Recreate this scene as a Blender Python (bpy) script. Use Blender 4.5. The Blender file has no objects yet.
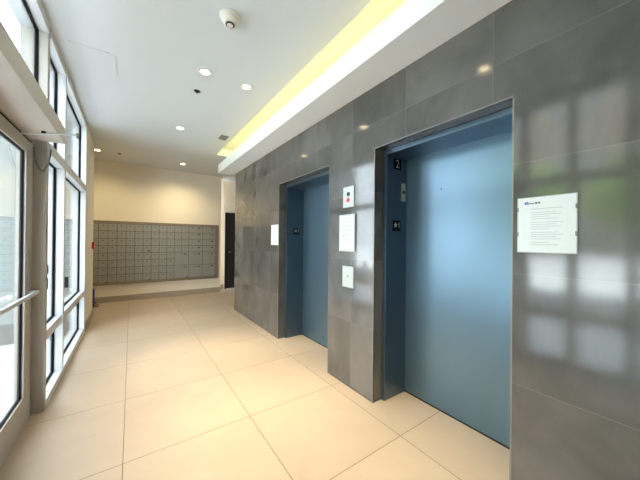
import bpy, bmesh, math, random
from mathutils import Vector, Matrix
random.seed(7)
scene = bpy.context.scene
COL = scene.collection

# ------------------------------------------------------------------ camera
cam_data = bpy.data.cameras.new('camera')
cam = bpy.data.objects.new('camera', cam_data)
COL.objects.link(cam)
scene.camera = cam
cam_data.sensor_fit = 'HORIZONTAL'
cam_data.sensor_width = 36.0
cam_data.lens = 269.963 / 640 * 36.0
cam_data.shift_y = 0.74 / 640
cam_data.clip_start = 0.02
cam_data.clip_end = 300
_y, _p, _r = (math.radians(a) for a in (34.978, 0.154, 0.588))
fw = Vector((math.sin(_y) * math.cos(_p), math.cos(_y) * math.cos(_p), math.sin(_p)))
rt = Vector((math.cos(_y), -math.sin(_y), 0))
up = rt.cross(fw)
R_ = rt * math.cos(_r) + up * math.sin(_r)
U_ = up * math.cos(_r) - rt * math.sin(_r)
M = Matrix.Identity(4)
for i in range(3):
    M[i][0], M[i][1], M[i][2] = R_[i], U_[i], -fw[i]
M[0][3], M[1][3], M[2][3] = 0, 0, 1.545
cam.matrix_world = M

# ------------------------------------------------------------------ world, sun, exposure
world = bpy.data.worlds.new('overcast_sky')
scene.world = world
world.use_nodes = True
wn = world.node_tree.nodes
wn['Background'].inputs[0].default_value = (0.86, 0.92, 1.0, 1)
wn['Background'].inputs[1].default_value = 8.4
sun_d = bpy.data.lights.new('sun', 'SUN')
sun_d.energy = 34.0
sun_d.angle = math.radians(3)
sun_d.color = (1, 0.98, 0.95)
sun = bpy.data.objects.new('sun', sun_d)
COL.objects.link(sun)
sun.rotation_euler = Vector((-0.75, 0.25, -1.0)).to_track_quat('-Z', 'Y').to_euler()
scene.view_settings.view_transform = 'Standard'
scene.view_settings.look = 'None'
scene.view_settings.gamma = 1
scene.view_settings.use_curve_mapping = False
scene.view_settings.exposure = 0.12
LAMP_W = 150.0      # ceiling downlights
COVE = 9.0        # cove strip emission

# ------------------------------------------------------------------ materials
def srgb(r, g, b):
    f = lambda c: c / 12.92 if c <= 0.04045 else ((c + 0.055) / 1.055) ** 2.4
    return (f(r / 255), f(g / 255), f(b / 255), 1)

def mat(name, col, rough=0.5, metal=0.0, var=0.04, scale=6.0, bump=0.0, spec=0.5):
    m = bpy.data.materials.new(name)
    m.use_nodes = True
    nt = m.node_tree
    b = nt.nodes['Principled BSDF']
    b.inputs['Roughness'].default_value = rough
    b.inputs['Metallic'].default_value = metal
    b.inputs['Specular IOR Level'].default_value = spec
    tc = nt.nodes.new('ShaderNodeTexCoord')
    nz = nt.nodes.new('ShaderNodeTexNoise')
    nz.inputs['Scale'].default_value = scale
    nz.inputs['Detail'].default_value = 5
    nt.links.new(tc.outputs['Object'], nz.inputs['Vector'])
    mx = nt.nodes.new('ShaderNodeMix')
    mx.data_type = 'RGBA'
    mx.inputs[6].default_value = tuple(c * (1 - var) for c in col[:3]) + (1,)
    mx.inputs[7].default_value = tuple(min(1, c * (1 + var)) for c in col[:3]) + (1,)
    nt.links.new(nz.outputs['Fac'], mx.inputs[0])
    nt.links.new(mx.outputs[2], b.inputs['Base Color'])
    if bump:
        bp = nt.nodes.new('ShaderNodeBump')
        bp.inputs['Strength'].default_value = bump
        bp.inputs['Distance'].default_value = 0.002
        nt.links.new(nz.outputs['Fac'], bp.inputs['Height'])
        nt.links.new(bp.outputs['Normal'], b.inputs['Normal'])
    return m

def emit(name, col, s):
    m = bpy.data.materials.new(name)
    m.use_nodes = True
    b = m.node_tree.nodes['Principled BSDF']
    b.inputs['Base Color'].default_value = (.8, .8, .8, 1)
    b.inputs['Emission Color'].default_value = col
    b.inputs['Emission Strength'].default_value = s
    return m

def grid_mat(name, a1, o1, s1, a2, o2, s2, joint_w, base, dark, joint_col, rough, rough_var,
             vein=0.5, tile_var=0.1, nscale=2.0, spec=0.5, stretch=(1, 1, 1)):
    """tiles laid in world axes a1/a2 with offsets o and spacings s"""
    m = bpy.data.materials.new(name)
    m.use_nodes = True
    nt = m.node_tree
    N = nt.nodes
    Lk = nt.links.new
    b = N['Principled BSDF']
    geo = N.new('ShaderNodeNewGeometry')
    sep = N.new('ShaderNodeSeparateXYZ')
    Lk(geo.outputs['Position'], sep.inputs[0])

    def math_(op, a, bb=None, v=None):
        n = N.new('ShaderNodeMath')
        n.operation = op
        if hasattr(a, 'links') or not isinstance(a, (int, float)):
            Lk(a, n.inputs[0])
        else:
            n.inputs[0].default_value = a
        if bb is not None:
            if isinstance(bb, (int, float)):
                n.inputs[1].default_value = bb
            else:
                Lk(bb, n.inputs[1])
        return n.outputs[0]
    masks = []
    cells = []
    for a, o, s in ((a1, o1, s1), (a2, o2, s2)):
        t = math_('DIVIDE', math_('SUBTRACT', sep.outputs[a], o), s)
        fl = math_('FLOOR', t)
        fr = math_('SUBTRACT', t, fl)
        d = math_('MINIMUM', fr, math_('SUBTRACT', 1.0, fr))
        masks.append(math_('LESS_THAN', d, joint_w / 2 / s))
        cells.append(fl)
    jm = math_('MAXIMUM', masks[0], masks[1])
    cmb = N.new('ShaderNodeCombineXYZ')
    Lk(cells[0], cmb.inputs[0])
    Lk(cells[1], cmb.inputs[1])
    wn_ = N.new('ShaderNodeTexWhiteNoise')
    wn_.noise_dimensions = '3D'
    Lk(cmb.outputs[0], wn_.inputs['Vector'])
    # shift the clouding per tile so it breaks at joints
    vm = N.new('ShaderNodeVectorMath')
    vm.operation = 'MULTIPLY_ADD'
    Lk(wn_.outputs['Color'], vm.inputs[0])
    vm.inputs[1].default_value = (6, 6, 6)
    mp = N.new('ShaderNodeVectorMath')
    mp.operation = 'MULTIPLY'
    Lk(geo.outputs['Position'], mp.inputs[0])
    mp.inputs[1].default_value = stretch
    Lk(mp.outputs[0], vm.inputs[2])
    nz = N.new('ShaderNodeTexNoise')
    nz.inputs['Scale'].default_value = nscale
    nz.inputs['Detail'].default_value = 7
    nz.inputs['Roughness'].default_value = 0.6
    nz.inputs['Distortion'].default_value = 0.6
    Lk(vm.outputs[0], nz.inputs['Vector'])
    rmp = N.new('ShaderNodeMapRange')
    rmp.inputs['From Min'].default_value = 0.5 - vein / 2
    rmp.inputs['From Max'].default_value = 0.5 + vein / 2
    Lk(nz.outputs['Fac'], rmp.inputs['Value'])
    mx = N.new('ShaderNodeMix')
    mx.data_type = 'RGBA'
    mx.inputs[6].default_value = dark
    mx.inputs[7].default_value = base
    Lk(rmp.outputs[0], mx.inputs[0])
    hs = N.new('ShaderNodeHueSaturation')
    Lk(mx.outputs[2], hs.inputs['Color'])
    Lk(math_('ADD', math_('MULTIPLY', wn_.outputs['Value'], tile_var), 1 - tile_var / 2), hs.inputs['Value'])
    mj = N.new('ShaderNodeMix')
    mj.data_type = 'RGBA'
    Lk(jm, mj.inputs[0])
    Lk(hs.outputs[0], mj.inputs[6])
    mj.inputs[7].default_value = joint_col
    Lk(mj.outputs[2], b.inputs['Base Color'])
    Lk(math_('ADD', math_('MULTIPLY', nz.outputs['Fac'], rough_var), rough - rough_var / 2), b.inputs['Roughness'])
    b.inputs['Specular IOR Level'].default_value = spec
    bp = N.new('ShaderNodeBump')
    bp.inputs['Strength'].default_value = 0.25
    bp.inputs['Distance'].default_value = 0.001
    bp.invert = True
    Lk(jm, bp.inputs['Height'])
    Lk(bp.outputs['Normal'], b.inputs['Normal'])
    return m

def glass_mat(name, tint, refl=1.0):
    m = bpy.data.materials.new(name)
    m.use_nodes = True
    nt = m.node_tree
    nt.nodes.clear()
    out = nt.nodes.new('ShaderNodeOutputMaterial')
    mix = nt.nodes.new('ShaderNodeMixShader')
    tr = nt.nodes.new('ShaderNodeBsdfTransparent')
    tr.inputs[0].default_value = tint
    gl = nt.nodes.new('ShaderNodeBsdfGlossy')
    gl.inputs['Roughness'].default_value = 0.0
    lw = nt.nodes.new('ShaderNodeLayerWeight')      # Schlick reflectance, the same from both sides of the pane
    lw.inputs[0].default_value = 0.5
    pw = nt.nodes.new('ShaderNodeMath')
    pw.operation = 'POWER'
    pw.inputs[1].default_value = 5.0
    nt.links.new(lw.outputs['Facing'], pw.inputs[0])
    ma = nt.nodes.new('ShaderNodeMath')
    ma.operation = 'MULTIPLY_ADD'
    ma.inputs[1].default_value = 0.96
    ma.inputs[2].default_value = 0.04
    nt.links.new(pw.outputs[0], ma.inputs[0])
    nt.links.new(ma.outputs[0], mix.inputs[0])
    nt.links.new(tr.outputs[0], mix.inputs[1])
    nt.links.new(gl.outputs[0], mix.inputs[2])
    nt.links.new(mix.outputs[0], out.inputs[0])
    return m

MT = {}
MT['floor'] = grid_mat('limestone_floor', 0, -0.0317, 0.9038, 1, 2.2956, 0.9038, 0.005,
                       srgb(190, 173, 155), srgb(174, 157, 139), srgb(110, 90, 70), 0.40, 0.1,
                       vein=0.6, tile_var=0.05, nscale=1.6, spec=0.4)
MT['walltile'] = grid_mat('dark_stone_tile', 1, 0.795, 0.678, 2, 0.03, 0.6655, 0.0035,
                          srgb(110, 107, 104), srgb(70, 69, 68), srgb(116, 114, 110), 0.10, 0.08,
                          vein=0.4, tile_var=0.2, nscale=1.7, spec=0.95, stretch=(1, 1, 0.6))
MT['ceiling'] = mat('white_ceiling_paint', srgb(212, 216, 218), 0.8, var=0.01)
MT['upstand'] = mat('lit_white_paint', srgb(248, 250, 250), 0.6, var=0.01)  # lighter than the ceiling white; daylight on the fascia put into the colour
MT['paint'] = mat('cream_wall_paint', srgb(236, 226, 208), 0.75, var=0.01)
MT['column'] = mat('cream_column_paint', srgb(238, 230, 212), 0.6, var=0.01)
MT['base'] = mat('taupe_base_tile', srgb(172, 160, 144), 0.4, var=0.06)
MT['alu'] = mat('clear_anodised_aluminium', srgb(214, 216, 220), 0.4, 0.15, var=0.02)
MT['alud'] = mat('champagne_aluminium', srgb(182, 176, 167), 0.45, 0.1, var=0.02)
MT['housing'] = mat('beige_housing', srgb(206, 200, 194), 0.45, 0.1, var=0.02)
MT['rubber'] = mat('black_gasket', srgb(8, 10, 16), 0.7, spec=0.15)
MT['black'] = mat('black_plastic', srgb(22, 22, 24), 0.4)
MT['blackdoor'] = mat('black_door_paint', srgb(14, 12, 14), 0.6)
MT['blue'] = mat('blue_grey_metal_paint', srgb(102, 127, 145), 0.30, 0.7, var=0.015, spec=0.6)
MT['bluef'] = mat('blue_grey_frame_paint', srgb(102, 121, 137), 0.30, 0.9, var=0.015, spec=0.5)
MT['trim'] = mat('satin_metal_edge', srgb(140, 139, 135), 0.5, 0.3)
MT['mail'] = mat('silver_mailbox_metal', srgb(158, 158, 152), 0.45, 0.35, var=0.03)
MT['mailframe'] = mat('taupe_mailbox_surround', srgb(138, 127, 112), 0.45, 0.2, var=0.02)
MT['darkmark'] = mat('dark_lock_metal', srgb(44, 42, 38), 0.4, 0.5)
MT['plate'] = mat('brushed_steel_plate', srgb(196, 200, 198), 0.35, 0.3, var=0.02)
MT['paper'] = mat('white_paper', srgb(238, 241, 240), 0.6, var=0.01)
MT['acrylic'] = mat('clear_sheet_holder', srgb(205, 212, 210), 0.15, var=0.01)
MT['ink'] = mat('grey_ink', srgb(192, 197, 200), 0.8)
MT['inkd'] = mat('dark_ink', srgb(90, 96, 110), 0.8)
MT['inkb'] = mat('blue_ink', srgb(70, 130, 190), 0.8)
MT['signblk'] = mat('black_sign', srgb(6, 7, 10), 0.7, spec=0.15)
MT['signwht'] = mat('white_sign_mark', srgb(240, 240, 236), 0.5)
MT['plastic'] = mat('white_plastic', srgb(226, 222, 212), 0.4, var=0.01)
MT['chrome'] = mat('chrome', srgb(200, 200, 200), 0.2, 0.9)
MT['red'] = mat('red_plastic', srgb(190, 24, 24), 0.4)
MT['pink'] = emit('lit_red_button', (1, 0.06, 0.14, 1), 0.5)
MT['pink'].node_tree.nodes['Principled BSDF'].inputs['Base Color'].default_value = (0.35, 0.02, 0.05, 1)
MT['navy'] = mat('navy_fabric', srgb(28, 26, 120), 0.7)
MT['bulb'] = emit('downlight_lens', (1, 0.80, 0.46, 1), 16)
MT['cove'] = emit('cove_led', (1, 0.80, 0.20, 1), COVE)
MT['glass'] = glass_mat('clear_glass', (0.93, 0.97, 0.975, 1))
MT['stucco'] = mat('white_stucco', srgb(214, 218, 216), 0.85, var=0.02)
MT['brickish'] = mat('brown_render', srgb(124, 116, 104), 0.9, var=0.08)
MT['cladding'] = mat('grey_cladding', srgb(146, 151, 150), 0.7, var=0.02)
MT['plinth'] = mat('grey_stone_plinth', srgb(112, 116, 118), 0.7)
MT['pave'] = grid_mat('outdoor_paving', 0, -1.2, 0.9, 1, 0.3, 0.9, 0.012, srgb(216, 220, 222), srgb(204, 208, 210),
                      srgb(140, 140, 136), 0.7, 0.1, tile_var=0.06)
MT['leaf'] = mat('leaf_green', srgb(112, 152, 48), 0.55, var=0.35, scale=3)
MT['bark'] = mat('bark', srgb(104, 86, 66), 0.9, var=0.2, scale=20)
MT['asphalt'] = mat('asphalt', srgb(112, 114, 116), 0.9, var=0.1)
MT['slot'] = mat('dark_slot', srgb(26, 24, 24), 0.8)

# ------------------------------------------------------------------ mesh helpers
class MB:
    def __init__(s):
        s.bm = bmesh.new()

    def box(s, x0, x1, y0, y1, z0, z1):
        r = bmesh.ops.create_cube(s.bm, size=1)
        for v in r['verts']:
            v.co = Vector(((x0 + x1) / 2 + v.co.x * (x1 - x0), (y0 + y1) / 2 + v.co.y * (y1 - y0),
                           (z0 + z1) / 2 + v.co.z * (z1 - z0)))
        return s

    def cyl(s, p, axis, r0, r1, h, n=20):
        """cylinder/cone from p along axis for h"""
        q = Vector(axis).normalized().to_track_quat('Z', 'Y').to_matrix().to_4x4()
        bmesh.ops.create_cone(s.bm, cap_ends=True, segments=n, radius1=r0, radius2=r1, depth=h,
                              matrix=Matrix.Translation(p) @ q @ Matrix.Translation((0, 0, h / 2)))
        return s

    def lathe(s, prof, n=32, c=(0, 0, 0)):
        rings = []
        for r, z in prof:
            rings.append([s.bm.verts.new((c[0] + r * math.cos(2 * math.pi * k / n),
                                          c[1] + r * math.sin(2 * math.pi * k / n), c[2] + z)) for k in range(n)])
        for a, b in zip(rings, rings[1:]):
            for k in range(n):
                s.bm.faces.new((a[k], a[(k + 1) % n], b[(k + 1) % n], b[k]))
        for rg in (rings[0], rings[-1]):
            try:
                s.bm.faces.new(rg)
            except Exception:
                pass
        return s

    def tube(s, pts, r, n=8):
        pts = [Vector(p) for p in pts]
        rings = []
        for i, p in enumerate(pts):
            t = (pts[min(i + 1, len(pts) - 1)] - pts[max(i - 1, 0)]).normalized()
            a = t.cross(Vector((0, 1, 0.13))).normalized()
            b = t.cross(a)
            rings.append([s.bm.verts.new(p + a * r * math.cos(2 * math.pi * k / n) + b * r * math.sin(2 * math.pi * k / n))
                          for k in range(n)])
        for a, b in zip(rings, rings[1:]):
            for k in range(n):
                s.bm.faces.new((a[k], a[(k + 1) % n], b[(k + 1) % n], b[k]))
        s.bm.faces.new(rings[0])
        s.bm.faces.new(rings[-1])
        return s

    def build(s, name, m, parent=None, bevel=0.0, origin=None, smooth=False):
        """vertices are in world space; they are stored relative to the parent (or origin)"""
        off = Vector(origin) if origin is not None else Vector((0, 0, 0))
        base = off
        if parent is not None:
            pw = Vector(parent.get('_o', (0, 0, 0)))
            base = pw
        bmesh.ops.translate(s.bm, vec=-base, verts=s.bm.verts)
        bmesh.ops.recalc_face_normals(s.bm, faces=s.bm.faces)
        me = bpy.data.meshes.new(name)
        s.bm.to_mesh(me)
        s.bm.free()
        me.materials.append(m)
        if smooth:
            for p in me.polygons:
                p.use_smooth = True
        o = bpy.data.objects.new(name, me)
        COL.objects.link(o)
        if parent is not None:
            o.parent = parent
            o['_o'] = list(pw)
        else:
            o.location = off
            o['_o'] = list(off)
        if bevel:
            b = o.modifiers.new('bevel', 'BEVEL')
            b.width = bevel
            b.segments = 2
            b.limit_method = 'ANGLE'
        if smooth:
            w = o.modifiers.new('split', 'EDGE_SPLIT')
            w.split_angle = math.radians(40)
        return o

def root(name, loc, label=None, cat=None, group=None, kind=None):
    o = bpy.data.objects.new(name, None)
    o.empty_display_size = 0.1
    COL.objects.link(o)
    o.location = loc
    o['_o'] = list(loc)
    return tag(o, label, cat, group, kind)

def tag(o, label=None, cat=None, group=None, kind=None):
    for k, v in (('label', label), ('category', cat), ('group', group), ('kind', kind)):
        if v:
            o[k] = v
    return o

def struct(o, label=None):
    o['kind'] = 'structure'
    if label:
        o['label'] = label
    return o

def clone(o, delta, parent=None):
    c = o.copy()
    COL.objects.link(c)
    if parent is None:
        c.location = Vector(o.location) + Vector(delta)
    else:
        c.parent = parent
    for ch in list(o.children):
        clone(ch, (0, 0, 0), c)
    return c

def glyph(text, size, m, name, parent, org, ex, ey, extrude=0.0008):
    """flat text mesh, org = centre, ex/ey = unit directions of reading and of up"""
    cu = bpy.data.curves.new(name, 'FONT')
    cu.body = text
    cu.size = size
    cu.align_x = 'CENTER'
    cu.align_y = 'CENTER'
    cu.extrude = extrude
    to = bpy.data.objects.new('tmp_text', cu)
    COL.objects.link(to)
    bpy.context.view_layer.update()
    dg = bpy.context.evaluated_depsgraph_get()
    me = bpy.data.meshes.new_from_object(to.evaluated_get(dg))
    bpy.data.objects.remove(to)
    ex, ey = Vector(ex), Vector(ey)
    ez = ex.cross(ey)
    pw = Vector(parent['_o'])
    for v in me.vertices:
        v.co = Vector(org) - pw + ex * v.co.x + ey * v.co.y + ez * v.co.z
    me.materials.clear()
    me.materials.append(m)
    o = bpy.data.objects.new(name, me)
    COL.objects.link(o)
    o.parent = parent
    return o

# ================================================================== STRUCTURE
YB = -2.2                      # wall behind the camera
CZ = 3.459                     # ceiling height
WX = 1.912                     # elevator wall plane
YE = 6.07                      # far end of the elevator wall
MY = 8.386                     # mailbox wall
GX = -0.618                    # inner face of the glazing frames

struct(MB().box(-0.82, 4.2, YB, 9.2, -0.15, 0).box(-1.60, -0.82, 5.93, 9.2, -0.15, 0).build('floor', MT['floor']))

# main ceiling, open slot along the soffit for the cove
struct(MB().box(-0.84, 1.55, YB, 6.27, CZ, CZ + 0.03).box(-0.84, 4.2, 6.27, 9.2, CZ, CZ + 0.03).box(-1.60, -0.84, 5.93, 9.2, CZ, CZ + 0.03)
       .build('ceiling', MT['ceiling']))
struct(MB().box(-0.9, 4.4, YB - 0.2, 9.4, 3.62, 3.9).box(-1.62, -0.9, 5.93, 9.4, 3.5, 3.9).build('trim_1', MT['ceiling']))   # slab over the cove
# lowered soffit with its upstand
struct(MB().box(1.579, WX, YB, 6.27, 3.047, 3.075).box(1.579, 1.60, YB, 6.27, 3.075, 3.235)
       .box(1.60, WX, 6.25, 6.27, 3.075, 3.235).build('trim_2', MT['upstand']))
struct(MB().box(1.53, 1.55, YB, 6.27, CZ + 0.03, 3.62).box(1.896, WX, YB, 6.27, 3.075, 3.62).box(1.55, 1.896, 6.262, 6.275, CZ, 3.62).build('trim_8', MT['upstand']))
led = MB().box(1.551, 1.561, YB + .1, 6.2, 3.515, 3.57).build('cove_light_strip', MT['cove'], origin=(1.556, 2, 3.515))
tag(led, 'warm yellow strip light glowing in the slot above the lowered soffit', 'light strip')

# elevator wall: tile skin with two openings
E1 = (2.553, 3.868)
E2 = (0.684, 1.824)
OT = 2.4414
w = MB()
XB = 2.03
for a, b in ((YB, E2[0]), (E2[1], E1[0]), (E1[1], YE)):
    w.box(WX, XB, a, b, 0, 3.62)
for a, b in (E1, E2):
    w.box(WX, XB, a, b, OT, 3.62)
w.box(XB, 4.35, YE - 0.12, YE, 0, 3.62)
wall_right = struct(w.build('wall_right', MT['walltile']))
struct(MB().box(2.42, 2.6, YB, YE - .12, 0, 3.62).build('wall_right_core', MT['slot']))

# walls
struct(MB().box(-1.5, 2.215, MY, MY + 0.14, 0, CZ).build('wall_back', MT['paint']))
w = MB().box(2.0, 2.45, 8.8, 8.95, 0, CZ).box(2.45, 3.45, 8.8, 8.95, 2.44, CZ).box(3.45, 4.2, 8.8, 8.95, 0, CZ)
struct(w.build('wall_alcove', MT['paint']))
struct(MB().box(4.2, 4.35, YE, 9.2, 0, CZ).build('wall_side', MT['paint']))
struct(MB().box(-0.80, GX, 5.93, 7.0, 0, CZ).build('wall_left', MT['column'], bevel=0.006))
struct(MB().box(-1.60, -0.80, 5.93, 6.08, -0.03, CZ).box(-1.60, -1.47, 6.08, 9.0, -0.03, CZ).build('wall_far_left', MT['paint']))
struct(MB().box(-0.9, 2.5, YB - 0.15, YB, 0, 3.62).build('wall_front', MT['walltile']))
struct(MB().box(-0.80, GX, YB, -0.12, 0, 3.62).build('wall_near', MT['walltile']))
struct(MB().box(-0.86, 4.4, YB - 0.2, 9.4, 3.9, 7.6).build('building_upper', MT['stucco']))
# baseboards
struct(MB().box(-1.62, -0.80, 5.912, 5.93, -0.03, 0.27).build('trim_7', MT['plinth'], bevel=0.004))
struct(MB().box(-1.61, -0.80, 5.918, 5.93, 0.27, 3.6).build('trim_9', MT['cladding']))
struct(MB().box(-1.47, 2.22, MY - 0.015, MY, 0, 0.146).build('baseboard_back', MT['base'], bevel=0.002))
struct(MB().box(2.0, 2.42, 8.785, 8.8, 0, 0.146).box(3.48, 4.2, 8.785, 8.8, 0, 0.146).build('baseboard_alcove', MT['base']))
struct(MB().box(GX, GX + 0.012, 5.93, 7.012, 0, 0.15).box(-.80, GX, 7.0, 7.012, 0, .15).build('baseboard_left', MT['base'], bevel=0.002))

# ------------------------------------------------------------------ metal edge trims round the openings
for k, (a, b) in enumerate((E1, E2)):
    t = MB()
    e = 0.009
    t.box(WX - 0.002, WX + 0.01, a - e, a, 0, OT + e).box(WX - 0.002, WX + 0.01, b, b + e, 0, OT + e)
    t.box(WX - 0.002, WX + 0.01, a - e, b + e, OT, OT + e)
    struct(t.build('trim_%d' % (3 + k), MT['trim']))

# ------------------------------------------------------------------ elevator doors
def elevator(n, a, b, lab):
    r = root('door_%d' % n, (2.2, (a + b) / 2, 0), kind='structure')
    j = 0.040
    f = MB()
    f.box(2.03, 2.36, b - j, b, 0, OT)
    f.box(2.03, 2.36, a, a + j, 0, OT)
    f.box(2.03, 2.36, a + j, b - j, OT - 0.045, OT)
    f.build('door_frame', MT['bluef'], r, bevel=0.003)
    p = MB().box(2.34, 2.385, a + j - .0, b - j + .0, 0.014, OT - 0.045).build('door_panel', MT['blue'], r)
    MB().box(2.338, 2.42, a + j, b - j, 0.0, 0.012).build('door_sill', MT['slot'], r)
    return r, p
d1, p1 = elevator(1, *E1, '')
d2, p2 = elevator(2, *E2, '')
MB().cyl((2.3405, 1.40, 2.04), (-1, 0, 0), 0.007, 0.007, 0.003, 12).build('key_hole', MT['slot'], p2)

# ------------------------------------------------------------------ dark service door in the alcove
r = root('door_3', (2.95, 8.8, 0), kind='structure')
MB().box(2.45, 2.50, 8.77, 8.86, 0, 2.44).box(3.40, 3.45, 8.77, 8.86, 0, 2.44).box(2.50, 3.40, 8.77, 8.86, 2.39, 2.44) \
    .build('door_frame', MT['blackdoor'], r)
MB().box(2.50, 3.40, 8.80, 8.845, 0.008, 2.39).build('door_panel', MT['blackdoor'], r)
MB().cyl((2.60, 8.80, 1.17), (0, -1, 0), 0.034, 0.034, 0.012).cyl((2.60, 8.79, 1.17), (0, -1, 0), 0.012, 0.012, 0.05) \
    .cyl((2.60, 8.745, 1.17), (0, -1, 0), 0.02, 0.028, 0.03).build('door_knob', MT['chrome'], r, smooth=True)

# ------------------------------------------------------------------ glazing
GLX = -0.70
mull_far = [(3.385, 3.46), (4.13, 4.19), (5.85, 5.93)]
win = root('window_1', (-0.7, 4.6, 0), kind='structure')
def mullion(y0, y1, z0, z1, par, m='alu', x0=-0.80, x1=GX):
    return MB().box(x0, x1, y0, y1, z0, z1).build('mullion', MT[m], par, bevel=0.002)
def rail(name, y0, y1, z0, z1, par, x1=GX, m='alu', x0=-0.80):
    return MB().box(x0, x1, y0, y1, z0, z1).build(name, MT[m], par, bevel=0.002)
def pane(y0, y1, z0, z1, par, gx=GLX):
    """one pane with its black gasket"""
    g = MB().box(gx - 0.004, gx + 0.004, y0, y1, z0, z1).build('glass_pane', MT['glass'], par)
    k = MB()
    t = 0.010
    k.box(gx - 0.012, gx + 0.014, y0, y0 + t, z0, z1).box(gx - 0.012, gx + 0.014, y1 - t, y1, z0, z1)
    k.box(gx - 0.012, gx + 0.014, y0 + t, y1 - t, z0, z0 + t).box(gx - 0.012, gx + 0.014, y0 + t, y1 - t, z1 - t, z1)
    k.build('gasket', MT['rubber'], g)
    return g
TZ0, TZ1 = 2.325, 2.425
LZ0, LZ1 = 0.60, 0.69
BZ = 0.075
HZ = 3.385
for a, b in mull_far:
    # mullions run the full height; the first is the door post
    mullion(a, b, 0, CZ, win, 'alud' if a < 3.4 else 'alu', x1=GX + (-.008 if a < 3.4 else 0))
for (a, b) in ((3.46, 4.13), (4.19, 5.85)):
    rail('bottom_rail', a, b, 0, BZ, win, x1=GX - 0.002)
    rail('middle_rail', a, b, LZ0, LZ1, win, x1=-0.635)
    rail('transom', a, b, TZ0, TZ1, win)
    rail('head_rail', a, b, HZ, CZ, win)
    pane(a, b, BZ, LZ0, win)
    pane(a, b, LZ1, TZ0, win)
    pane(a, b, TZ1, HZ, win)
# black paddle handles standing off the stiles of the side lights
for (yy, x1, z0, z1) in ((3.62, -0.649, 1.06, 1.17), (4.60, -0.643, 0.935, 1.068)):
    MB().box(-0.698, x1, yy - 0.012, yy + 0.012, z0, z1).box(-0.698, -0.69, yy - .03, yy + .03, z0 - .01, z1 + .01) \
        .build('paddle_handle', MT['black'], win, bevel=0.004)
MB().cyl((-0.698, 3.66, 1.25), (1, 0, 0), 0.018, 0.015, 0.03).box(-0.676, -0.655, 3.65, 3.67, 1.205, 1.29) \
    .build('lock_cylinder', MT['black'], win, bevel=0.003)

# storefront continuing beside and behind the camera
win2 = root('window_2', (-0.7, 0, 0), kind='structure')
near = [(1.42, 1.50), (0.92, 1.00), (0.42, 0.50), (-0.12, -0.04)]
for a, b in near:
    mullion(a, b, 0, CZ, win2, 'alud')
for i in range(3):
    a, b = near[i + 1][1], near[i][0]
    rail('bottom_rail', a, b, 0, BZ, win2)
    rail('middle_rail', a, b, LZ0, LZ1, win2, x1=-0.635)
    rail('transom', a, b, TZ0, TZ1, win2)
    rail('head_rail', a, b, HZ, CZ, win2)
    pane(a, b, BZ, LZ0, win2)
    pane(a, b, LZ1, TZ0, win2)
    pane(a, b, TZ1, HZ, win2)
# clerestory over the door pair
win3 = root('window_3', (-0.7, 2.4, 2.38), kind='structure')
rail('transom', 1.50, 3.385, 2.378, 2.50, win3, x1=-0.70, m='alud')
MB().box(-0.78, -0.712, 1.50, 3.33, 2.356, 2.378).build('gasket', MT['rubber'], win3)  # black strip added for the shaded gap above the door leaves
rail('head_rail', 1.50, 3.385, HZ, CZ, win3)
pane(1.50, 3.385, 2.50, HZ, win3)

# entrance doors
def leaf(n, y0, y1, latch_hi):
    r = root('door_%d' % n, (-0.72, (y0 + y1) / 2, 0), kind='structure')
    x0, x1 = -0.75, -0.703
    s = 0.155
    f = MB()
    f.box(x0, x1, y0, y0 + s, 0.012, 2.355).box(x0, x1, y1 - s, y1, 0.012, 2.355)
    f.box(x0, x1, y0 + s, y1 - s, 0.012, 0.245).box(x0, x1, y0 + s, y1 - s, 2.255, 2.355)
    f.build('door_frame', MT['alud'], r, bevel=0.002)
    a, b, z0, z1 = y0 + s, y1 - s, 0.245, 2.255
    g = MB().box(-0.731, -0.723, a, b, z0, z1).build('glass_pane', MT['glass'], r)
    t = 0.009
    k = MB()
    k.box(-0.738, -0.717, a, a + t, z0, z1).box(-0.738, -0.717, b - t, b, z0, z1)
    k.box(-0.738, -0.717, a + t, b - t, z0, z0 + t).box(-0.738, -0.717, a + t, b - t, z1 - t, z1)
    k.build('gasket', MT['rubber'], g)
    pb = MB().box(-0.672, -0.650, y0 + 0.05, y1 - 0.0, 1.068, 1.098)
    pb.box(-0.703, -0.672, y0 + 0.06, y0 + 0.10, 1.066, 1.10).box(-0.703, -0.672, y1 - 0.06, y1 - 0.02, 1.066, 1.10)
    pb.build('push_bar', MT['alu'], r, bevel=0.004)
    # outside pull bar
    pl = MB().box(-0.80, -0.785, y0 + .2, y1 - .2, 1.06, 1.09).box(-0.785, -0.75, y0 + .2, y0 + .22, 1.06, 1.09) \
        .box(-0.785, -0.75, y1 - .22, y1 - .2, 1.06, 1.09).build('pull_bar', MT['alu'], r, bevel=0.003)
    return r
leaf(4, 2.40, 3.325, True)
leaf(5, 1.51, 2.39, False)
# door stop strip and threshold
struct(MB().box(-0.80, -0.712, 3.335, 3.385, 0, 2.375).build('trim_5', MT['alud']))
struct(MB().box(-0.82, -0.70, 1.5, 3.335, 0, 0.010).build('trim_6', MT['alud']))

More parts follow.
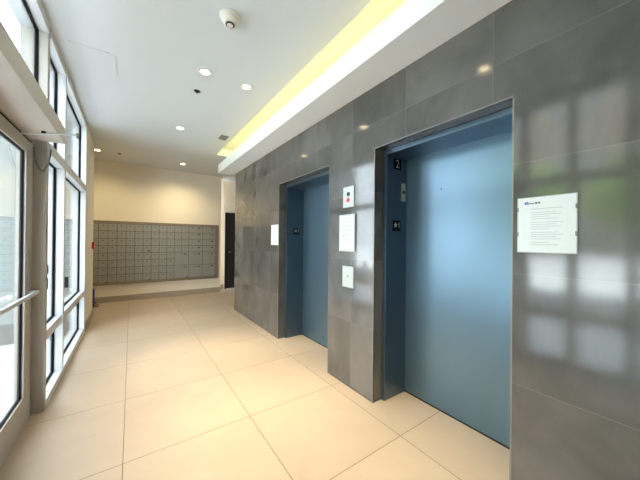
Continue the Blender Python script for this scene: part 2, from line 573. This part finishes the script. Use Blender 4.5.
# ------------------------------------------------------------------ door operator housing with arm
r = root('door_operator', (-0.6, 2.4, 2.38), 'long beige automatic door operator box fixed above the glass entrance doors', 'door operator')
MB().box(-0.70, -0.484, 1.44, 3.25, 2.38, 2.512).build('housing', MT['housing'], r, bevel=0.003)
MB().tube([(-0.728, 3.03, 2.352), (-0.36, 2.868, 2.372)], 0.0065, 10).build('arm', MT['alu'], r, smooth=True)
MB().cyl((-0.358, 2.868, 2.345), (0, 0, 1), 0.010, 0.010, 0.04, 14).build('arm_joint', MT['trim'], r, smooth=True)
MB().cyl((-0.565, 2.957, 2.362), (0, 0, 1), 0.014, 0.014, 0.018, 18).build('pivot', MT['black'], r, smooth=True)
MB().box(-0.735, -0.705, 3.01, 3.05, 2.338, 2.358).build('arm_shoe', MT['black'], r, bevel=0.003)

pts = []
for k in range(25):
    t = k / 24
    x = -0.705 + 0.108 * t
    z = 2.345 - 0.20 * math.sin(math.pi * t) ** 0.62 - 0.0 * t
    pts.append((x, 3.372, z))
cb = MB().tube(pts, 0.0065, 10).build('hanging_cable', MT['trim'], origin=(-0.65, 3.372, 2.14), smooth=True)
tag(cb, 'looped armoured grey cable hanging from the door frame corner on the post', 'cable')

# ------------------------------------------------------------------ mailboxes
XC = [-1.364 + 0.1797 * i for i in range(16)]       # column edges up to 1.334
ROWZ = [1.93 - 0.18 * i for i in range(9)]
FY = MY - 0.012

def mb_door(parent, x0, x1, z0, z1, style='small'):
    key = (round(x1 - x0, 3), round(z1 - z0, 3), style)
    if key not in mb_door.cache:
        g = 0.004
        hw, hh = (x1 - x0) / 2 - g, (z1 - z0) / 2 - g
        d = MB().box(-hw, hw, -0.012, 0, -hh, hh).build('mailbox_door', MT['mail'], None, bevel=0.0025)
        d['_o'] = [0, 0, 0]
        if style == 'small':
            mk = MB().cyl((0, -0.012, hh * 0.42), (0, -1, 0), 0.010, 0.010, 0.006, 14)
            mk.box(-0.015, 0.015, -0.0135, -0.012, hh * 0.42 - 0.006, hh * 0.42 + 0.006)
            mk.build('lock', MT['darkmark'], d)
        else:
            top = hh - 0.05 if style == 'wide' else hh - 0.045
            MB().box(hw * 0.30, hw * 0.36 + 0.06, -0.0135, -0.012, top - 0.011, top + 0.011).build('number_plate', MT['darkmark'], d)
            lx = -hw * 0.05 if style == 'wide' else -hw * .45
            MB().cyl((lx, -0.012, top), (0, -1, 0), 0.010, 0.010, 0.006, 14).build('lock', MT['darkmark'], d)
        mb_door.cache[key] = d
        d.location = (0, 0, 0)
        src = d
        src.parent = parent
        pw = Vector(parent['_o'])
        src.location = Vector(((x0 + x1) / 2, FY, (z0 + z1) / 2)) - pw
        return src
    src = mb_door.cache[key]
    c = clone(src, (0, 0, 0), parent)
    c.location = Vector(((x0 + x1) / 2, FY, (z0 + z1) / 2)) - Vector(parent['_o'])
    return c
mb_door.cache = {}

def mb_unit(x0, x1, label):
    r = root('mailbox_unit', ((x0 + x1) / 2, FY, 0.49), label, 'mailboxes', 'mailbox banks in the lobby wall')
    MB().box(x0, x1, MY - 0.014, MY - 0.001, 0.49, 1.93).build('body', MT['darkmark'], r)
    MB().box(x1 - 0.045, x1 - 0.012, FY - 0.022, FY - 0.008, 0.485, 0.512).build('master_lock', MT['black'], r)
    return r
u = mb_unit(XC[0], XC[5], 'bank of small silver mailboxes partly hidden by the cream wall end')
for c in range(5):
    for k in range(8):
        mb_door(u, XC[c], XC[c + 1], ROWZ[k + 1], ROWZ[k])
u = mb_unit(XC[5], XC[10], 'full bank of small square silver mailboxes, five columns by eight rows')
for c in range(5):
    for k in range(8):
        mb_door(u, XC[5 + c], XC[6 + c], ROWZ[k + 1], ROWZ[k])
MB().box(0.365 - .0, 0.405, FY - 0.016, FY - 0.012, 1.24, 1.27).build('mail_slot', MT['darkmark'], u)
u = mb_unit(XC[10], XC[15], 'bank of small silver mailboxes with two wide parcel doors at its lower corner')
for c in range(5):
    for k in range(8 if c < 3 else 4):
        mb_door(u, XC[10 + c], XC[11 + c], ROWZ[k + 1], ROWZ[k])
for (a, b) in ((4, 6), (6, 8)):
    mb_door(u, XC[13], XC[15], ROWZ[b], ROWZ[a], 'wide')
u = mb_unit(XC[15], 2.057, 'narrow bank of wide silver mailboxes over parcel doors, next to the dark door')
for (a, b) in ((XC[15], 1.697), (1.697, 2.057)):
    for k in range(4):
        mb_door(u, a, b, ROWZ[k + 1], ROWZ[k], 'wide4')
    for (k0, k1) in ((4, 6), (6, 8)):
        mb_door(u, a, b, ROWZ[k1], ROWZ[k0], 'wide')
f = MB()
f.box(-1.45, 2.144, MY - 0.03, MY - .001, 1.93, 2.0).box(-1.45, 2.144, MY - 0.03, MY - .001, 0.423, 0.49)
f.box(2.057, 2.144, MY - 0.03, MY - .001, 0.49, 1.93).box(-1.45, -1.364, MY - 0.03, MY - .001, 0.49, 1.93)
f = f.build('mailbox_surround', MT['mailframe'], origin=(0.35, MY, 0.423), bevel=0.003)
tag(f, 'flat taupe metal surround framing the whole block of silver mailboxes', 'mailbox frame')

# ------------------------------------------------------------------ plates and notices on the elevator wall
def plate(name, y0, y1, z0, z1, d, m, label, cat, bevel=0.002):
    r = root(name, (WX, (y0 + y1) / 2, z0), label, cat)
    b = MB().box(WX - d, WX, y0, y1, z0, z1).build('backplate', MT[m], r, bevel=bevel)
    return r
r = plate('call_button_panel', 2.114, 2.288, 1.915, 2.137, 0.008, 'plate',
          'small metal elevator call plate with a black and a red lit button', 'call button panel')
MB().cyl((WX - 0.008, 2.199, 2.056), (-1, 0, 0), 0.024, 0.022, 0.006, 24).build('black_button', MT['black'], r, smooth=True)
MB().cyl((WX - 0.008, 2.201, 1.992), (-1, 0, 0), 0.024, 0.022, 0.006, 24).build('lit_button', MT['pink'], r, smooth=True)
MB().box(WX - 0.0088, WX - 0.008, 2.15, 2.25, 1.938, 1.944).build('engraved_line', MT['ink'], r)

r = plate('framed_notice', 2.085, 2.341, 1.440, 1.838, 0.016, 'plate',
          'framed white notice on the tile pillar below the call button plate', 'notice')
MB().box(WX - 0.018, WX - 0.016, 2.10, 2.326, 1.455, 1.823).build('paper', MT['paper'], r)
t = MB()
for k in range(11):
    z = 1.79 - 0.028 * k
    t.box(WX - 0.0186, WX - 0.018, 2.13 + 0.03 * random.random(), 2.30, z - 0.004, z + 0.004)
t.build('text_lines', MT['ink'], r)
t = MB().box(WX - 0.0188, WX - 0.018, 2.24, 2.27, 1.60, 1.625).build('stamp', MT['ink'], r)

r = plate('key_switch_plate', 2.112, 2.288, 1.057, 1.282, 0.007, 'plate',
          'small blank metal plate low on the pillar under the framed notice', 'wall plate')
MB().cyl((WX - 0.007, 2.195, 1.175), (-1, 0, 0), 0.012, 0.012, 0.006, 18).build('key_switch', MT['chrome'], r, smooth=True)
MB().box(WX - 0.0078, WX - 0.007, 2.14, 2.26, 1.143, 1.147).build('engraved_line', MT['ink'], r)

r = plate('wall_notice', 3.878, 4.138, 1.481, 1.808, 0.008, 'paper',
          'white paper notice on the tiles just left of the far elevator doorway', 'notice')
t = MB()
for k in range(9):
    z = 1.77 - 0.03 * k
    t.box(WX - 0.0086, WX - 0.008, 3.92, 4.10, z - 0.003, z + 0.003)
t.build('text_lines', MT['ink'], r)

r = root('posted_notice', (WX, 0.52, 1.49), 'large white printed notice in a clear holder beside the near elevator door', 'notice')
MB().box(WX - 0.006, WX, 0.384, 0.652, 1.493, 1.815).build('holder', MT['acrylic'], r)
MB().box(WX - 0.0075, WX - 0.006, 0.388, 0.646, 1.497, 1.811).build('paper', MT['paper'], r)
t = MB()
for y0, y1 in ((0.384, 0.392), (0.644, 0.652)):
    for z in (1.745, 1.60):
        t.box(WX - 0.010, WX, y0, y1, z - 0.012, z + 0.012)
t.build('clips', MT['trim'], r, bevel=0.001)
t = MB()
t.box(WX - 0.0082, WX - 0.0075, 0.606, 0.615, 1.772, 1.789).box(WX - 0.0082, WX - 0.0075, 0.596, 0.604, 1.772, 1.789)
t.build('logo', MT['inkb'], r)
t = MB()
for a, b, z0, z1 in ((0.585, 0.593, 1.774, 1.781), (0.577, 0.583, 1.774, 1.781), (0.568, 0.575, 1.774, 1.780),
                     (0.555, 0.565, 1.774, 1.785), (0.542, 0.552, 1.774, 1.785)):
    t.box(WX - 0.0082, WX - 0.0075, a, b, z0, z1)
t.build('heading', MT['inkd'], r)
t = MB()
z = 1.745
for k in range(15):
    y1 = 0.585
    y0 = (0.44, 0.47, 0.45, 0.50, 0.46)[k % 5]
    t.box(WX - 0.0080, WX - 0.0075, y0, y1, z - 0.0016, z + 0.0016)
    z -= 0.0125 if k % 4 else 0.02
t.build('text_lines', MT['ink'], r)

# ------------------------------------------------------------------ signs on the jambs (read from the lobby, facing -Y)
def star_mesh(cx, cz, y, rad):
    mb = MB()
    vs = []
    for layer in (y, y - 0.0012):
        ring = []
        for k in range(10):
            a = math.pi / 2 + k * math.pi / 5
            rr = rad if k % 2 == 0 else rad * 0.42
            ring.append(mb.bm.verts.new((cx + rr * math.cos(a), layer, cz + rr * math.sin(a))))
        vs.append(ring)
    mb.bm.faces.new(vs[1])
    mb.bm.faces.new(list(reversed(vs[0])))
    for k in range(10):
        mb.bm.faces.new((vs[0][k], vs[0][(k + 1) % 10], vs[1][(k + 1) % 10], vs[1][k]))
    return mb
def jamb_sign(x0, x1, z0, z1, yj, text, star, label):
    r = root('floor_sign', ((x0 + x1) / 2, yj, z0), label, 'sign')
    MB().box(x0, x1, yj - 0.003, yj, z0, z1).build('sign_plate', MT['signblk'], r, bevel=0.001)
    cz = (z0 + z1) / 2
    if star:
        star_mesh(x0 + (x1 - x0) * 0.36, cz + 0.006, yj - 0.003, 0.031).build('star', MT['signwht'], r)
        glyph(text, 0.082, MT['signwht'], 'numeral', r, (x0 + (x1 - x0) * 0.80, yj - 0.0038, cz + 0.006), (1, 0, 0), (0, 0, 1))
    else:
        glyph(text, 0.115, MT['signwht'], 'numeral', r, ((x0 + x1) / 2, yj - 0.0038, cz), (1, 0, 0), (0, 0, 1))
    return r
J2 = E2[1] - 0.040
J1 = E1[1] - 0.040
jamb_sign(2.135, 2.245, 2.275, 2.380, J2, '2', False, 'small black sign with white numeral two high on the near elevator jamb')
jamb_sign(2.125, 2.243, 1.655, 1.765, J2, '1', True, 'black star and numeral one sign on the near elevator jamb')
jamb_sign(2.150, 2.260, 1.655, 1.755, J1, '1', True, 'black star and numeral one sign on the far elevator jamb')
r = root('lantern_plate', (2.285, J2, 1.965), 'narrow steel plate with round black eye on near elevator jamb', 'plate')
MB().box(2.253, 2.317, J2 - 0.005, J2, 1.965, 2.148).build('backplate', MT['plate'], r, bevel=0.001)
MB().cyl((2.285, J2 - 0.005, 2.056), (0, -1, 0), 0.018, 0.016, 0.006, 20).build('lens', MT['black'], r, smooth=True)

# ------------------------------------------------------------------ ceiling fittings
def downlight(x, y, label, first=[None], energy=LAMP_W, cone=60):
    if first[0] is None:
        r = root('ceiling_downlight', (x, y, CZ), label, 'ceiling light', 'recessed ceiling downlights')
        MB().lathe([(0.078, 0.0), (0.078, -0.006), (0.066, -0.009), (0.048, -0.004), (0.048, 0.0)], 36, (x, y, CZ)) \
            .build('trim_ring', MT['plastic'], r, smooth=True)
        MB().cyl((x, y, CZ - 0.0035), (0, 0, 1), 0.047, 0.047, 0.003, 32).build('lens', MT['bulb'], r)
        first[0] = r
    else:
        r = first[0].copy()
        COL.objects.link(r)
        r.location = (x, y, CZ)
        r['label'] = label
        for ch in first[0].children:
            if ch.type == 'MESH':
                c = ch.copy()
                COL.objects.link(c)
                c.parent = r
    ld = bpy.data.lights.new('downlight_lamp', 'SPOT')
    ld.energy = energy
    ld.color = (1, 0.82, 0.48)
    ld.spot_size = math.radians(cone)
    ld.spot_blend = 1.0
    ld.shadow_soft_size = 0.05
    lo = bpy.data.objects.new('downlight_lamp', ld)
    COL.objects.link(lo)
    lo.parent = r
    lo.location = (0, 0, -0.02)
    return r
downlight(0.668, 3.27, 'large bright recessed downlight nearest the smoke detector')
downlight(1.158, 3.286, 'recessed downlight beside the glowing yellow cove slot', energy=LAMP_W * 3.0, cone=60)
downlight(0.666, 5.16, 'recessed downlight between the vent and the windows, mid ceiling')
downlight(1.05, 7.55, 'recessed downlight over the middle of the mailboxes', energy=125, cone=150)
downlight(-0.619, 7.50, 'recessed downlight by the cream wall end in the mailbox corner', energy=66, cone=150)
downlight(0.668, 1.40, 'recessed downlight in front of the near elevator, mirrored in its tiles')
downlight(1.158, 1.40, 'added unseen downlight close to the soffit over the near elevator', energy=LAMP_W * 3.0, cone=60)  # invented lamp out of view, added to brighten the floor on this side

r = root('smoke_detector', (0.676, 2.34, CZ), 'round white smoke detector on the ceiling', 'smoke detector')
c = (0.676, 2.34, CZ)
MB().lathe([(0.072, 0), (0.072, -0.012), (0.066, -0.016), (0.066, -0.022), (0.058, -0.026), (0.058, -0.034), (0.046, -0.042),
            (0.044, -0.062), (0.030, -0.072), (0.001, -0.074)], 40, c).build('body', MT['plastic'], r, smooth=True)
MB().cyl((c[0] - 0.004, c[1] - 0.01, CZ - 0.070), (0, 0, -1), 0.024, 0.020, 0.010, 24).build('sensor_cap', MT['plastic'], r, smooth=True)
MB().lathe([(0.026, -0.068), (0.031, -0.070), (0.031, -0.074), (0.026, -0.076)], 24, (c[0] - .004, c[1] - .01, CZ)).build('sensor_ring', MT['black'], r)

r.scale = (1.2, 1.2, 1.1)

def sprinkler(x, y, label, dark=True):
    r = root('sprinkler_head', (x, y, CZ), label, 'sprinkler', 'ceiling sprinkler heads')
    MB().lathe([(0.038, 0), (0.036, -0.005), (0.018, -0.008), (0.016, -0.012), (0.001, -0.012)], 24, (x, y, CZ)) \
        .build('escutcheon', MT['darkmark'], r, smooth=True)
    MB().cyl((x, y, CZ - 0.022), (0, 0, 1), 0.007, 0.007, 0.015, 10).cyl((x, y, CZ - 0.024), (0, 0, 1), 0.016, 0.016, 0.003, 20) \
        .build('deflector', MT['darkmark'], r)
sprinkler(0.673, 3.749, 'dark sprinkler head beside the large bright downlight')
sprinkler(-0.233, 7.50, 'dark sprinkler head above the far end of the mailboxes')

r = root('ceiling_vent', (1.39, 5.15, CZ), 'small grey square air vent beside the yellow cove slot', 'vent')
MB().box(1.32, 1.46, 5.03, 5.28, CZ - 0.004, CZ).build('grille_frame', MT['trim'], r, bevel=0.001)
t = MB()
for k in range(8):
    t.box(1.335, 1.445, 5.05 + k * 0.027, 5.062 + k * 0.027, CZ - 0.007, CZ - 0.004)
t.build('slats', MT['trim'], r)

r = root('access_panel', (-0.33, 3.74, CZ), 'flush white ceiling access panel near the clerestory window', 'access panel')
MB().box(-0.52, -0.155, 3.53, 3.955, CZ - 0.0015, CZ).build('panel', MT['ceiling'], r)
MB().box(-0.153, -0.149, 3.54, 3.955, CZ - 0.003, CZ).box(-0.52, -0.20, 3.524, 3.528, CZ - 0.002, CZ).build('reveal_edge', MT['base'], r)

# ------------------------------------------------------------------ small things by the wall end
r = root('fire_alarm_pull', (GX, 6.80, 1.35), 'small red fire alarm box on the cream wall end', 'fire alarm')
MB().box(GX, GX + 0.035, 6.74, 6.87, 1.355, 1.49).build('box', MT['red'], r, bevel=0.006)
MB().box(GX + 0.035, GX + 0.045, 6.77, 6.84, 1.40, 1.42).build('handle', MT['signwht'], r, bevel=0.002)

r = root('floor_bag', (-0.73, 7.95, 0), 'narrow dark blue bag with black strap behind the cream wall end', 'bag')
b = MB()
b.box(-0.80, -0.672, 7.80, 8.05, 0.05, 0.42)
b.build('body', MT['navy'], r, bevel=0.03)
MB().tube([(-0.68, 7.84, 0.10), (-0.63, 7.87, 0.02), (-0.60, 7.93, 0.012), (-0.60, 8.05, 0.012), (-0.64, 8.09, 0.03), (-0.68, 8.02, 0.12)], 0.009) \
    .build('strap', MT['black'], r, smooth=True)
MB().box(-0.79, -0.675, 7.81, 8.04, 0.0, 0.05).build('bag_base', MT['black'], r, bevel=0.01)

# ================================================================== OUTSIDE
struct(MB().box(-60, -0.82, -30, 60, -0.2, -0.03).build('ground', MT['pave']))
struct(MB().box(-8.3, -3.3, -30, 60, -0.03, -0.022).build('road', MT['asphalt']))
struct(MB().box(-8.75, -8.55, -14, 9, -0.03, 1.05).box(-8.79, -8.51, -14, 9, 1.05, 1.11).build('added_low_wall', MT['upstand']))  # unseen white wall, added for the bright strip mirrored in the tiles
r = root('opposite_building', (-14, -2, -0.03), kind='structure')
MB().box(-17, -14, -16, 9, -0.03, 11).build('facade', MT['brickish'], r)
for yy in range(-15, 9, 3):
    for zz in (1.2, 4.4, 7.6):
        MB().box(-14.02, -13.95, yy, yy + 1.5, zz, zz + 1.6).build('window_pane', MT['plinth'], r)
def tree(x, y, h, cr, seed, label):
    rnd = random.Random(seed)
    r = root('street_tree', (x, y, -0.03), label, 'tree', 'trees across the paving')
    pts = [(x + 0.1 * math.sin(k), y + 0.08 * math.cos(k * 1.3), -0.03 + h * 0.55 * k / 5) for k in range(6)]
    MB().tube(pts, 0.13, 10).build('trunk', MT['bark'], r, smooth=True)
    mb = MB()
    for k in range(2600):
        while True:
            p = Vector((rnd.uniform(-1, 1), rnd.uniform(-1, 1), rnd.uniform(-1, 1)))
            if 0.35 < p.length < 1:
                break
        q = Vector((x, y, h * 0.68)) + Vector((p.x * cr, p.y * cr, p.z * h * 0.34))
        q += Vector((rnd.gauss(0, .15), rnd.gauss(0, .15), rnd.gauss(0, .15)))
        s = rnd.uniform(0.07, 0.14)
        a = Vector((rnd.gauss(0, 1), rnd.gauss(0, 1), rnd.gauss(0, 1))).normalized()
        b = a.orthogonal().normalized()
        c_ = a.cross(b)
        vs = [mb.bm.verts.new(q + b * s * 1.3), mb.bm.verts.new(q + c_ * s * .6), mb.bm.verts.new(q - b * s * 1.3), mb.bm.verts.new(q - c_ * s * .6)]
        mb.bm.faces.new(vs)
    mb.build('crown', MT['leaf'], r)
tree(-10.9, 0.6, 4.9, 2.0, 3, 'green street tree beyond the paving, mirrored in the tiles')
tree(-11.2, 5.0, 5.0, 2.0, 4, 'green street tree beyond the paving outside the entrance doors')
for o in list(bpy.data.objects):
    if '_o' in o:
        del o['_o']
